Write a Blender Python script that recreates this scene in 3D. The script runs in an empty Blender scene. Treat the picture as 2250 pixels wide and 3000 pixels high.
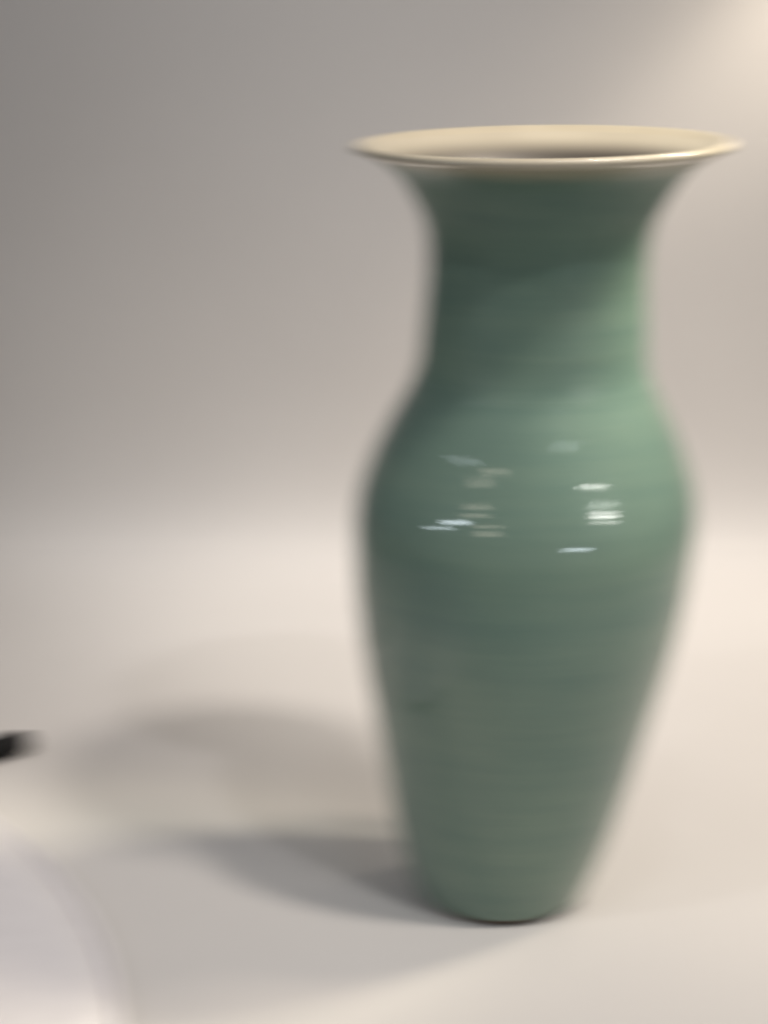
import bpy, bmesh, math, random
from mathutils import Vector, Matrix, noise

R = math.radians
random.seed(4)
sc = bpy.context.scene
COL = sc.collection

# ------------------------------------------------------------------ camera
cam_d = bpy.data.cameras.new('camera')
cam = bpy.data.objects.new('camera', cam_d)
COL.objects.link(cam)
cam.location = (-0.0613, -0.9300, 0.4790)
cam.rotation_euler = (R(90 - 16.118), 0, 0)
cam_d.sensor_fit = 'VERTICAL'
cam_d.sensor_height = 24.0
cam_d.sensor_width = 18.0
cam_d.lens = 24.0 * 5581 / 3000
cam_d.clip_start = 0.02
cam_d.clip_end = 50
# hand-held phone focused in front of the vase: everything is soft, more so sideways
cam_d.dof.use_dof = True
cam_d.dof.focus_distance = 0.55
cam_d.dof.aperture_fstop = 30.0
cam_d.dof.aperture_ratio = 0.0625
sc.camera = cam

# ------------------------------------------------------------------ world, exposure
w = bpy.data.worlds.new('World')
sc.world = w
w.use_nodes = True
bg = w.node_tree.nodes['Background']
bg.inputs['Color'].default_value = (0.8, 0.88, 1.0, 1)
bg.inputs['Strength'].default_value = 0.11
vs = sc.view_settings
vs.view_transform = 'Standard'
vs.look = 'None'
vs.exposure = 0.38
vs.gamma = 1.0
vs.use_curve_mapping = False
try:
    sc.cycles.use_denoising = True
    sc.cycles.max_bounces = 8
    sc.cycles.caustics_reflective = False
    sc.cycles.caustics_refractive = False
except Exception:
    pass


# ------------------------------------------------------------------ lamps
def aim(o, target):
    o.rotation_euler = (Vector(target) - o.location).to_track_quat('-Z', 'Y').to_euler()


def spot(name, loc, target, watts, color, size, blend, radius):
    d = bpy.data.lights.new(name, 'SPOT')
    d.energy = watts
    d.color = color
    d.spot_size = R(size)
    d.spot_blend = blend
    d.shadow_soft_size = radius
    o = bpy.data.objects.new(name, d)
    COL.objects.link(o)
    o.location = loc
    aim(o, target)
    return o


SPREAD = 30


def area(name, origin, direction, dist, sx, sy, radiance, color):
    d = bpy.data.lights.new(name, 'AREA')
    d.shape = 'RECTANGLE'
    d.size, d.size_y = sx, sy
    d.energy = radiance * math.pi * sx * sy / 27        # narrow beam: the same brightness on axis for less power
    d.color = color
    d.spread = R(SPREAD)
    o = bpy.data.objects.new(name, d)
    COL.objects.link(o)
    o.location = Vector(origin) + Vector(direction).normalized() * dist
    aim(o, origin)
    return o


# overhead lamps high on the right, one over the back of the sheet, one grazing the wall upper right
spot('warm_key_lamp', (0.91, 0.06, 2.00), (0.06, 0.13, 0.0), 36, (1.0, 0.85, 0.69), 38, 1.0, 0.13)
spot('ceiling_lamp', (0.817, -0.70, 2.20), (0.10, 0.16, 0.0), 86, (1.0, 0.92, 0.845), 33, 0.9, 0.13)
spot('side_lamp', (0.46, 0.10, 0.74), (0.03, 0.0, 0.30), 26.0, (1.0, 0.93, 0.74), 22, 0.6, 0.09)
spot('rear_lamp', (0.00, 0.46, 1.50), (-0.02, 0.48, 0.0), 11, (0.93, 0.97, 1.0), 34, 1.0, 0.05)
spot('overhead_front_fill', (0.05, -0.60, 2.00), (0.08, -0.17, 0.0), 6, (0.92, 0.96, 1.0), 28, 0.9, 0.06)  # unseen fill added to brighten the front floor
spot('faint_left_lamp', (-0.42, -0.46, 1.15), (0.10, 0.15, 0.0), 2.2, (0.95, 0.97, 1.0), 60, 0.8, 0.02)
spot('wall_wash_fill', (-0.12, -0.10, 1.50), (-0.08, 0.60, 0.46), 14.5, (1.0, 0.97, 0.95), 46, 0.9, 0.08)  # added wash that lifts the upper wall and misses the vase
spot('wall_grazing_lamp', (0.42, 0.475, 0.70), (0.42, 0.485, 0.0), 6.0, (1.0, 0.89, 0.75), 95, 0.3, 0.03)
spot('wall_lamp', (0.60, 0.35, 0.70), (0.29, 0.588, 0.47), 6.5, (1.0, 0.87, 0.70), 30, 0.9, 0.04)
spot('room_front_lamp', (0.62, -1.18, 2.00), (0.0, 0.25, 0.0), 24, (1.0, 0.97, 0.98), 40, 0.8, 0.05)
spot('disc_fill', (-0.90, -0.60, 0.90), (-0.35, -0.15, 0.0), 4.5, (1.0, 0.93, 0.97), 40, 0.8, 0.05)  # added out-of-frame spot that brightens the disc

COOL = (0.82, 0.92, 1.0)
NEUT = (1.0, 0.98, 0.93)
DIM = (1.0, 0.90, 0.74)
WARMW = (0.95, 1.0, 0.93)
PV = (0.0, -0.065, 0.24)
# strip lights, a window corner and added dim stand-ins for a beige object on the far side of the room, seen as streaks in the glaze
for o, d, hr, rad, col in [
    ((-0.025, -0.062, 0.253), (-0.787, -0.327, 0.523), 0.003, 24, COOL),
    ((-0.020, -0.066, 0.251), (-0.709, -0.460, 0.534), 0.003, 34, COOL),
    ((-0.026, -0.074, 0.226), (-0.781, -0.587, 0.212), 0.028, 22, COOL),
    ((-0.034, -0.070, 0.223), (-0.892, -0.432, 0.134), 0.019, 18, COOL),
    ((-0.014, -0.072, 0.244), (-0.580, -0.639, 0.505), 0.064, 2.6, DIM),
    ((-0.007, -0.072, 0.249), (-0.447, -0.699, 0.558), 0.018, 4, DIM),
    ((-0.016, -0.076, 0.234), (-0.598, -0.701, 0.389), 0.029, 3.4, DIM),
    ((-0.017, -0.077, 0.230), (-0.612, -0.724, 0.319), 0.053, 3.6, DIM),
    ((-0.011, -0.080, 0.226), (-0.488, -0.842, 0.230), 0.025, 3.4, DIM),
    ((-0.011, -0.081, 0.223), (-0.484, -0.858, 0.171), 0.063, 3.4, DIM),
    ((0.027, -0.068, 0.261), (0.380, -0.679, 0.628), 0.002, 30, COOL),
    ((0.039, -0.073, 0.245), (0.644, -0.630, 0.435), 0.017, 36, NEUT),
    ((0.040, -0.073, 0.243), (0.671, -0.621, 0.405), 0.007, 18, NEUT),
    ((0.043, -0.075, 0.236), (0.721, -0.614, 0.322), 0.012, 16, WARMW),
    ((0.044, -0.076, 0.233), (0.738, -0.617, 0.273), 0.021, 32, NEUT),
    ((0.044, -0.077, 0.231), (0.743, -0.629, 0.229), 0.032, 36, NEUT),
    ((0.044, -0.077, 0.228), (0.753, -0.636, 0.169), 0.018, 20, NEUT),
    ((0.031, -0.084, 0.215), (0.495, -0.866, -0.073), 0.032, 15, COOL),
]:
    area('streak_light', o, d, 1.15, 0.17, hr * 1.15, rad, col)


# ------------------------------------------------------------------ materials
def mat(name):
    m = bpy.data.materials.new(name)
    m.use_nodes = True
    nt = m.node_tree
    b = nt.nodes['Principled BSDF']
    return m, nt, b


def N(nt, kind, **kw):
    n = nt.nodes.new(kind)
    for k, v in kw.items():
        if k.startswith('i_'):
            n.inputs[k[2:]].default_value = v
        else:
            setattr(n, k, v)
    return n


def ramp(nt, fac, stops):
    r = nt.nodes.new('ShaderNodeValToRGB')
    els = r.color_ramp.elements
    while len(els) < len(stops):
        els.new(0.5)
    for e, (p, c) in zip(els, stops):
        e.position = p
        e.color = (*c, 1) if len(c) == 3 else c
    nt.links.new(fac, r.inputs['Fac'])
    return r.outputs['Color']


def mix(nt, fac, a, b):
    n = nt.nodes.new('ShaderNodeMix')
    n.data_type = 'RGBA'
    if isinstance(fac, float):
        n.inputs['Factor'].default_value = fac
    else:
        nt.links.new(fac, n.inputs['Factor'])
    for key, v in (('A', a), ('B', b)):
        sock = [s for s in n.inputs if s.name == key and s.type == 'RGBA'][0]
        if isinstance(v, tuple):
            sock.default_value = (*v, 1)
        else:
            nt.links.new(v, sock)
    return [s for s in n.outputs if s.type == 'RGBA'][0]


def bump(nt, b, height, strength, dist):
    n = nt.nodes.new('ShaderNodeBump')
    n.inputs['Strength'].default_value = strength
    n.inputs['Distance'].default_value = dist
    nt.links.new(height, n.inputs['Height'])
    nt.links.new(n.outputs['Normal'], b.inputs['Normal'])


H = 0.396


def glaze_material(name, low, high, cream):
    """celadon glaze: banded from the wheel, breaking to cream where it runs thin at the lip"""
    m, nt, b = mat(name)
    tc = N(nt, 'ShaderNodeTexCoord')
    mp = N(nt, 'ShaderNodeMapping')
    mp.inputs['Scale'].default_value = (7, 7, 75)
    nt.links.new(tc.outputs['Object'], mp.inputs['Vector'])
    band = N(nt, 'ShaderNodeTexNoise', i_Scale=1.0, i_Detail=4.0, i_Roughness=0.6)
    nt.links.new(mp.outputs['Vector'], band.inputs['Vector'])
    blot = N(nt, 'ShaderNodeTexNoise', i_Scale=16.0, i_Detail=3.0)
    nt.links.new(tc.outputs['Object'], blot.inputs['Vector'])
    c1 = ramp(nt, band.outputs['Fac'], [(0.30, low), (0.70, high)])
    c2 = ramp(nt, blot.outputs['Fac'], [(0.35, low), (0.65, high)])
    green = mix(nt, 0.45, c1, c2)
    sep = N(nt, 'ShaderNodeSeparateXYZ')
    nt.links.new(tc.outputs['Object'], sep.inputs[0])
    add = N(nt, 'ShaderNodeMath', operation='MULTIPLY_ADD')
    add.inputs[1].default_value = 0.011
    nt.links.new(band.outputs['Fac'], add.inputs[0])
    nt.links.new(sep.outputs['Z'], add.inputs[2])
    mr = N(nt, 'ShaderNodeMapRange', clamp=True)
    mr.interpolation_type = 'SMOOTHSTEP'
    mr.inputs['From Min'].default_value = H - 0.009
    mr.inputs['From Max'].default_value = H + 0.005
    nt.links.new(add.outputs[0], mr.inputs['Value'])
    nt.links.new(mix(nt, mr.outputs['Result'], green, cream), b.inputs['Base Color'])
    b.inputs['Roughness'].default_value = 0.34
    b.inputs['Specular IOR Level'].default_value = 0.12
    b.inputs['Coat Weight'].default_value = 1.0
    # the glaze is thinner and satin on the neck, full gloss on the shoulder
    gl = N(nt, 'ShaderNodeMapRange', clamp=True)
    gl.interpolation_type = 'SMOOTHSTEP'
    gl.inputs['From Min'].default_value = 0.276
    gl.inputs['From Max'].default_value = 0.292
    gl.inputs['To Min'].default_value = 0.004
    gl.inputs['To Max'].default_value = 0.42
    nt.links.new(add.outputs[0], gl.inputs['Value'])
    nt.links.new(gl.outputs['Result'], b.inputs['Coat Roughness'])
    cw = N(nt, 'ShaderNodeMapRange', clamp=True)
    cw.inputs['From Min'].default_value = 0.004
    cw.inputs['From Max'].default_value = 0.42
    cw.inputs['To Min'].default_value = 1.0
    cw.inputs['To Max'].default_value = 0.12
    nt.links.new(gl.outputs['Result'], cw.inputs['Value'])
    nt.links.new(cw.outputs['Result'], b.inputs['Coat Weight'])
    b.inputs['Coat IOR'].default_value = 1.46
    return m


GLAZE = glaze_material('celadon_glaze', (0.110, 0.178, 0.147), (0.168, 0.238, 0.183), (0.42, 0.37, 0.27))


def plain(name, c1, c2, rough, scale=30.0, coat=0.0, bump_s=0.0):
    m, nt, b = mat(name)
    tc = N(nt, 'ShaderNodeTexCoord')
    nz = N(nt, 'ShaderNodeTexNoise', i_Scale=scale, i_Detail=5.0)
    nt.links.new(tc.outputs['Object'], nz.inputs['Vector'])
    nt.links.new(ramp(nt, nz.outputs['Fac'], [(0.3, c1), (0.7, c2)]), b.inputs['Base Color'])
    b.inputs['Roughness'].default_value = rough
    b.inputs['Coat Weight'].default_value = coat
    b.inputs['Coat Roughness'].default_value = 0.04
    if bump_s:
        bump(nt, b, nz.outputs['Fac'], bump_s, 0.002)
    return m


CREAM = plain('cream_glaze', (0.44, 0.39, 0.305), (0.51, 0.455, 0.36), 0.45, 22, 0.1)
_nt = CREAM.node_tree                                   # throat shade put into the colour, cream darkening with depth
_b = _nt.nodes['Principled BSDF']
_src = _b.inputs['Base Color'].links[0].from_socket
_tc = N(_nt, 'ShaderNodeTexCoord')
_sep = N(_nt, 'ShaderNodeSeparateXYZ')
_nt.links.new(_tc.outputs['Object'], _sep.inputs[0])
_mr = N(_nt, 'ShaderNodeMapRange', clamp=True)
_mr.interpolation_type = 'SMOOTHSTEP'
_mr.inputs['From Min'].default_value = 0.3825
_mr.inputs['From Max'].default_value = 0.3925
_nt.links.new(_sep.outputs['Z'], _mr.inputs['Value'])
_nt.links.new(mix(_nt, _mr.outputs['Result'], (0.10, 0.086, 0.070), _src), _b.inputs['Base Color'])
LIPGL = plain('lip_glaze', (0.48, 0.42, 0.315), (0.55, 0.485, 0.37), 0.38, 40, 0.5)
CLAY = plain('bare_clay', (0.12, 0.085, 0.065), (0.19, 0.14, 0.11), 0.8, 90, 0, 0.4)
PAPER = plain('backdrop_paper', (0.60, 0.573, 0.546), (0.625, 0.598, 0.571), 0.85, 5)
WHITE = plain('white_fabric', (0.74, 0.705, 0.70), (0.77, 0.735, 0.73), 0.6, 60)
WHITEB = plain('white_binding', (0.76, 0.725, 0.725), (0.79, 0.755, 0.755), 0.5, 60)
BLACK = plain('black_plastic', (0.003, 0.003, 0.0035), (0.005, 0.005, 0.0055), 0.6, 50)
BLACK.node_tree.nodes['Principled BSDF'].inputs['Specular IOR Level'].default_value = 0.15
RUBBER = plain('black_rubber', (0.003, 0.003, 0.003), (0.005, 0.0045, 0.0045), 0.85, 70)


# ------------------------------------------------------------------ mesh helpers
def link_mesh(name, bm, material, parent=None, smooth=True):
    bmesh.ops.recalc_face_normals(bm, faces=bm.faces)
    me = bpy.data.meshes.new(name)
    bm.to_mesh(me)
    bm.free()
    me.materials.append(material)
    if smooth:
        for p in me.polygons:
            p.use_smooth = True
    o = bpy.data.objects.new(name, me)
    COL.objects.link(o)
    if parent:
        o.parent = parent
    return o


def thing(name, label, cat, loc=(0, 0, 0), rot=(0, 0, 0)):
    o = bpy.data.objects.new(name, None)
    o.empty_display_size = 0.05
    COL.objects.link(o)
    o.location = loc
    o.rotation_euler = rot
    o['label'] = label
    o['category'] = cat
    return o


def lathe(rings, seg, closed=False, cap0=False, cap1=False, place=None):
    """rings: list of (r, z); place(x, y, z) bends the pure turned form"""
    bm = bmesh.new()
    rows = []
    for r, z in rings:
        row = []
        for i in range(seg):
            a = 2 * math.pi * i / seg
            p = (r * math.cos(a), r * math.sin(a), z)
            row.append(bm.verts.new(place(*p) if place else p))
        rows.append(row)
    n = len(rows)
    for j in range(n if closed else n - 1):
        A, B = rows[j], rows[(j + 1) % n]
        for i in range(seg):
            k = (i + 1) % seg
            bm.faces.new((A[i], A[k], B[k], B[i]))
    if cap0:
        bm.faces.new(rows[0])
    if cap1:
        bm.faces.new(rows[-1])
    return bm


def spline(xk, yk, x):
    n = len(xk)
    h = [xk[i + 1] - xk[i] for i in range(n - 1)]
    a = [0.0] * n; b = [1.0] * n; c = [0.0] * n; d = [0.0] * n
    for i in range(1, n - 1):
        a[i] = h[i - 1]; b[i] = 2 * (h[i - 1] + h[i]); c[i] = h[i]
        d[i] = 6 * ((yk[i + 1] - yk[i]) / h[i] - (yk[i] - yk[i - 1]) / h[i - 1])
    for i in range(1, n):
        f = a[i] / b[i - 1]
        b[i] -= f * c[i - 1]; d[i] -= f * d[i - 1]
    m = [0.0] * n
    m[-1] = d[-1] / b[-1]
    for i in range(n - 2, -1, -1):
        m[i] = (d[i] - c[i] * m[i + 1]) / b[i]
    i = max(0, min(n - 2, next((k for k in range(n - 1) if x <= xk[k + 1]), n - 2)))
    t, q, hh = x - xk[i], xk[i + 1] - x, h[i]
    return (m[i] * q ** 3 + m[i + 1] * t ** 3) / (6 * hh) + (yk[i] / hh - m[i] * hh / 6) * q + (yk[i + 1] / hh - m[i + 1] * hh / 6) * t


# ------------------------------------------------------------------ setting: one white sheet, table top curving up into the wall
def sweep():
    bm = bmesh.new()
    prof = []
    for i in range(41):
        prof.append((-1.5 + i * (1.5 + 0.455) / 40, 0.0))
    B = ((0.455, 0.0), (0.570, 0.0), (0.588, 0.020), (0.588, 0.155))     # the sheet eases up into the wall
    for i in range(1, 33):
        t = i / 32
        k = ((1 - t) ** 3, 3 * t * (1 - t) ** 2, 3 * t * t * (1 - t), t ** 3)
        prof.append((sum(c * p[0] for c, p in zip(k, B)), sum(c * p[1] for c, p in zip(k, B))))
    for i in range(1, 18):
        prof.append((0.588, 0.155 + i * 0.05))
    nx = 80
    rows = []
    for y, z in prof:
        row = []
        for i in range(nx + 1):
            x = -1.3 + 2.6 * i / nx
            # slow sag and ripples of a hung sheet
            s = noise.noise(Vector((x * 2.2, (y + z) * 1.5, 0.3))) * 0.006 * min(1, max(0, (y - 0.50) / 0.1))
            row.append(bm.verts.new((x, y + s * (1 if z > 0.02 else 0), z)))
        rows.append(row)
    for A, B in zip(rows, rows[1:]):
        for i in range(nx):
            bm.faces.new((A[i], A[i + 1], B[i + 1], B[i]))
    o = link_mesh('backdrop', bm, PAPER)
    o['kind'] = 'structure'
    return o


sweep()

# ------------------------------------------------------------------ the vase
ZK = [0, 0.022, 0.066, 0.11, 0.154, 0.198, 0.205, 0.21, 0.22, 0.23, 0.24, 0.25, 0.26, 0.27, 0.275, 0.28, 0.285, 0.29, 0.3, 0.34, 0.3575, 0.374, 0.3872, 0.396]
RK = [0.0444, 0.05249, 0.06412, 0.07384, 0.08273, 0.0866, 0.0867, 0.0864, 0.0851, 0.0826, 0.079, 0.0747, 0.0698, 0.0643, 0.0615, 0.0591, 0.0574, 0.0564, 0.0556, 0.0536, 0.056, 0.064, 0.0755, 0.0915]


def lean(x, y, z):
    """a hand-thrown pot is never quite plumb: the axis leans, the lip tips a little"""
    t = z / H
    ang = math.atan2(y, x)
    k = max(0.0, (z - 0.35) / 0.046)
    zz = z + 0.014 * x * k * k - 0.0028 * k * k
    wob = 1 + 0.0022 * math.sin(2 * ang + 1.1 + 3 * t) + 0.0015 * math.sin(3 * ang + 0.4)
    return (x * wob + 0.0008 + 0.0549 * z - 0.00756 * t * t, y * wob, zz)


def throwing(z, a=1.0):
    """finger rings left by the wheel"""
    return a * (0.000022 * math.sin(z * 2 * math.pi / 0.0105 + 2.2 * math.sin(z * 37)) + 0.00002 * math.sin(z * 2 * math.pi / 0.0243 + 1.0))


vase = thing('vase', 'tall celadon green glazed vase with a wide flared cream lip', 'vase', (0, 0, 0))
Z0 = 0.0045
body_rings = [(0.0405, 0.0022), (0.0432, 0.0026)]
n = 240
for i in range(n + 1):
    z = 0.0042 + (0.3950 - 0.0042) * i / n
    fade = min(1, (0.385 - z) / 0.02) if z > 0.365 else 1
    body_rings.append((spline(ZK, RK, z) + throwing(z, max(0, fade)), z))
body = link_mesh('body', lathe(body_rings, 160, place=lean), GLAZE, vase)

# the inner skin runs parallel to the outer one
WALL = 0.0048


def frame(z):
    r0 = spline(ZK, RK, z)
    d = (spline(ZK, RK, z + 0.0004) - spline(ZK, RK, z - 0.0004)) / 0.0008
    L = math.hypot(1, d)
    return r0, (1 / L, -d / L), (d / L, 1 / L)          # radius, outward normal, tangent (up)


def skin(z, depth):
    r0, nn, tt = frame(z)
    return (r0 - nn[0] * depth, z - nn[1] * depth)


# lip: rounded edge, with a cream tongue running down inside
ZT = 0.3950
r0, nn, tt = frame(ZT)
hw = WALL / 2
lip = [skin(ZT - 0.0022, -0.00005), skin(ZT - 0.001, -0.0002)]
for i in range(15):
    a = math.pi * i / 14
    q = (hw + 0.0002) * math.cos(a)
    u = (hw + 0.0002) * math.sin(a)
    lip.append((r0 - nn[0] * hw + nn[0] * q + tt[0] * u, ZT - nn[1] * hw + nn[1] * q + tt[1] * u))
for k in range(1, 6):
    lip.append(skin(ZT - 0.0007 * k, WALL + 0.0002 - 0.00005 * k))
lip.append(skin(ZT - 0.0036, hw))
link_mesh('lip', lathe(lip, 160, closed=True, place=lean), LIPGL, vase)

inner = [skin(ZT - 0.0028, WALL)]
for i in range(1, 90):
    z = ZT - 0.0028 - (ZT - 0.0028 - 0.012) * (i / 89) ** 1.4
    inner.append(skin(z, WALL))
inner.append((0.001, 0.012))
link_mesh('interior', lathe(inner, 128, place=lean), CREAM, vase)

# bare clay foot the glaze stops short of
foot = [(0.0330, 0.0030), (0.0330, 0.0003), (0.0342, 0.0), (0.0412, 0.0), (0.0424, 0.0006), (0.0426, 0.0022), (0.0420, 0.0034), (0.0380, 0.0036)]
link_mesh('foot_ring', lathe(foot, 128, closed=True, place=lean), CLAY, vase)

# ------------------------------------------------------------------ white round disc, lower left corner
DR = 0.42
dx, dy = -0.597, -0.215
disc = thing('round_disc', 'large flat white round disc with a raised rim, cut off by the lower left corner', 'disc', (dx, dy, 0.0))
rings = [(0.0005, 0.016)]
for i in range(1, 25):
    r = (DR - 0.0062) * i / 24
    rings.append((r, 0.016 - 0.006 * (r / DR) ** 3))
rings += [(DR - 0.0056, 0.0088), (DR - 0.0054, 0.0065), (DR - 0.0040, 0.0062), (DR - 0.0040, 0.0015), (0.001, 0.0015)]
link_mesh('panel', lathe(rings, 256), WHITE, disc)
rim = [(DR - 0.002 + 0.0030 * math.cos(2 * math.pi * i / 16), 0.0078 + 0.0030 * math.sin(2 * math.pi * i / 16)) for i in range(16)]
link_mesh('rim', lathe(rim, 256, closed=True), WHITEB, disc)

# ------------------------------------------------------------------ black rod whose end pokes in at the left edge
rod = thing('rod', 'thin black rod with only its blunt tip showing at the left edge', 'rod', (-0.2855, 0.1830, 0.0080), (0, R(90), R(38)))
# local +z runs along the rod towards the tip
shaft = [(0.0066, -0.34), (0.0072, -0.338), (0.0074, -0.30), (0.0074, -0.024), (0.0070, -0.022)]
link_mesh('shaft', lathe(shaft, 32, cap0=True, cap1=True), BLACK, rod)
tip = [(0.0070, -0.0225), (0.0078, -0.0215), (0.0079, -0.016), (0.0076, -0.004), (0.0066, -0.001), (0.0046, 0.0)]
link_mesh('tip', lathe(tip, 32, cap0=True, cap1=True), RUBBER, rod)
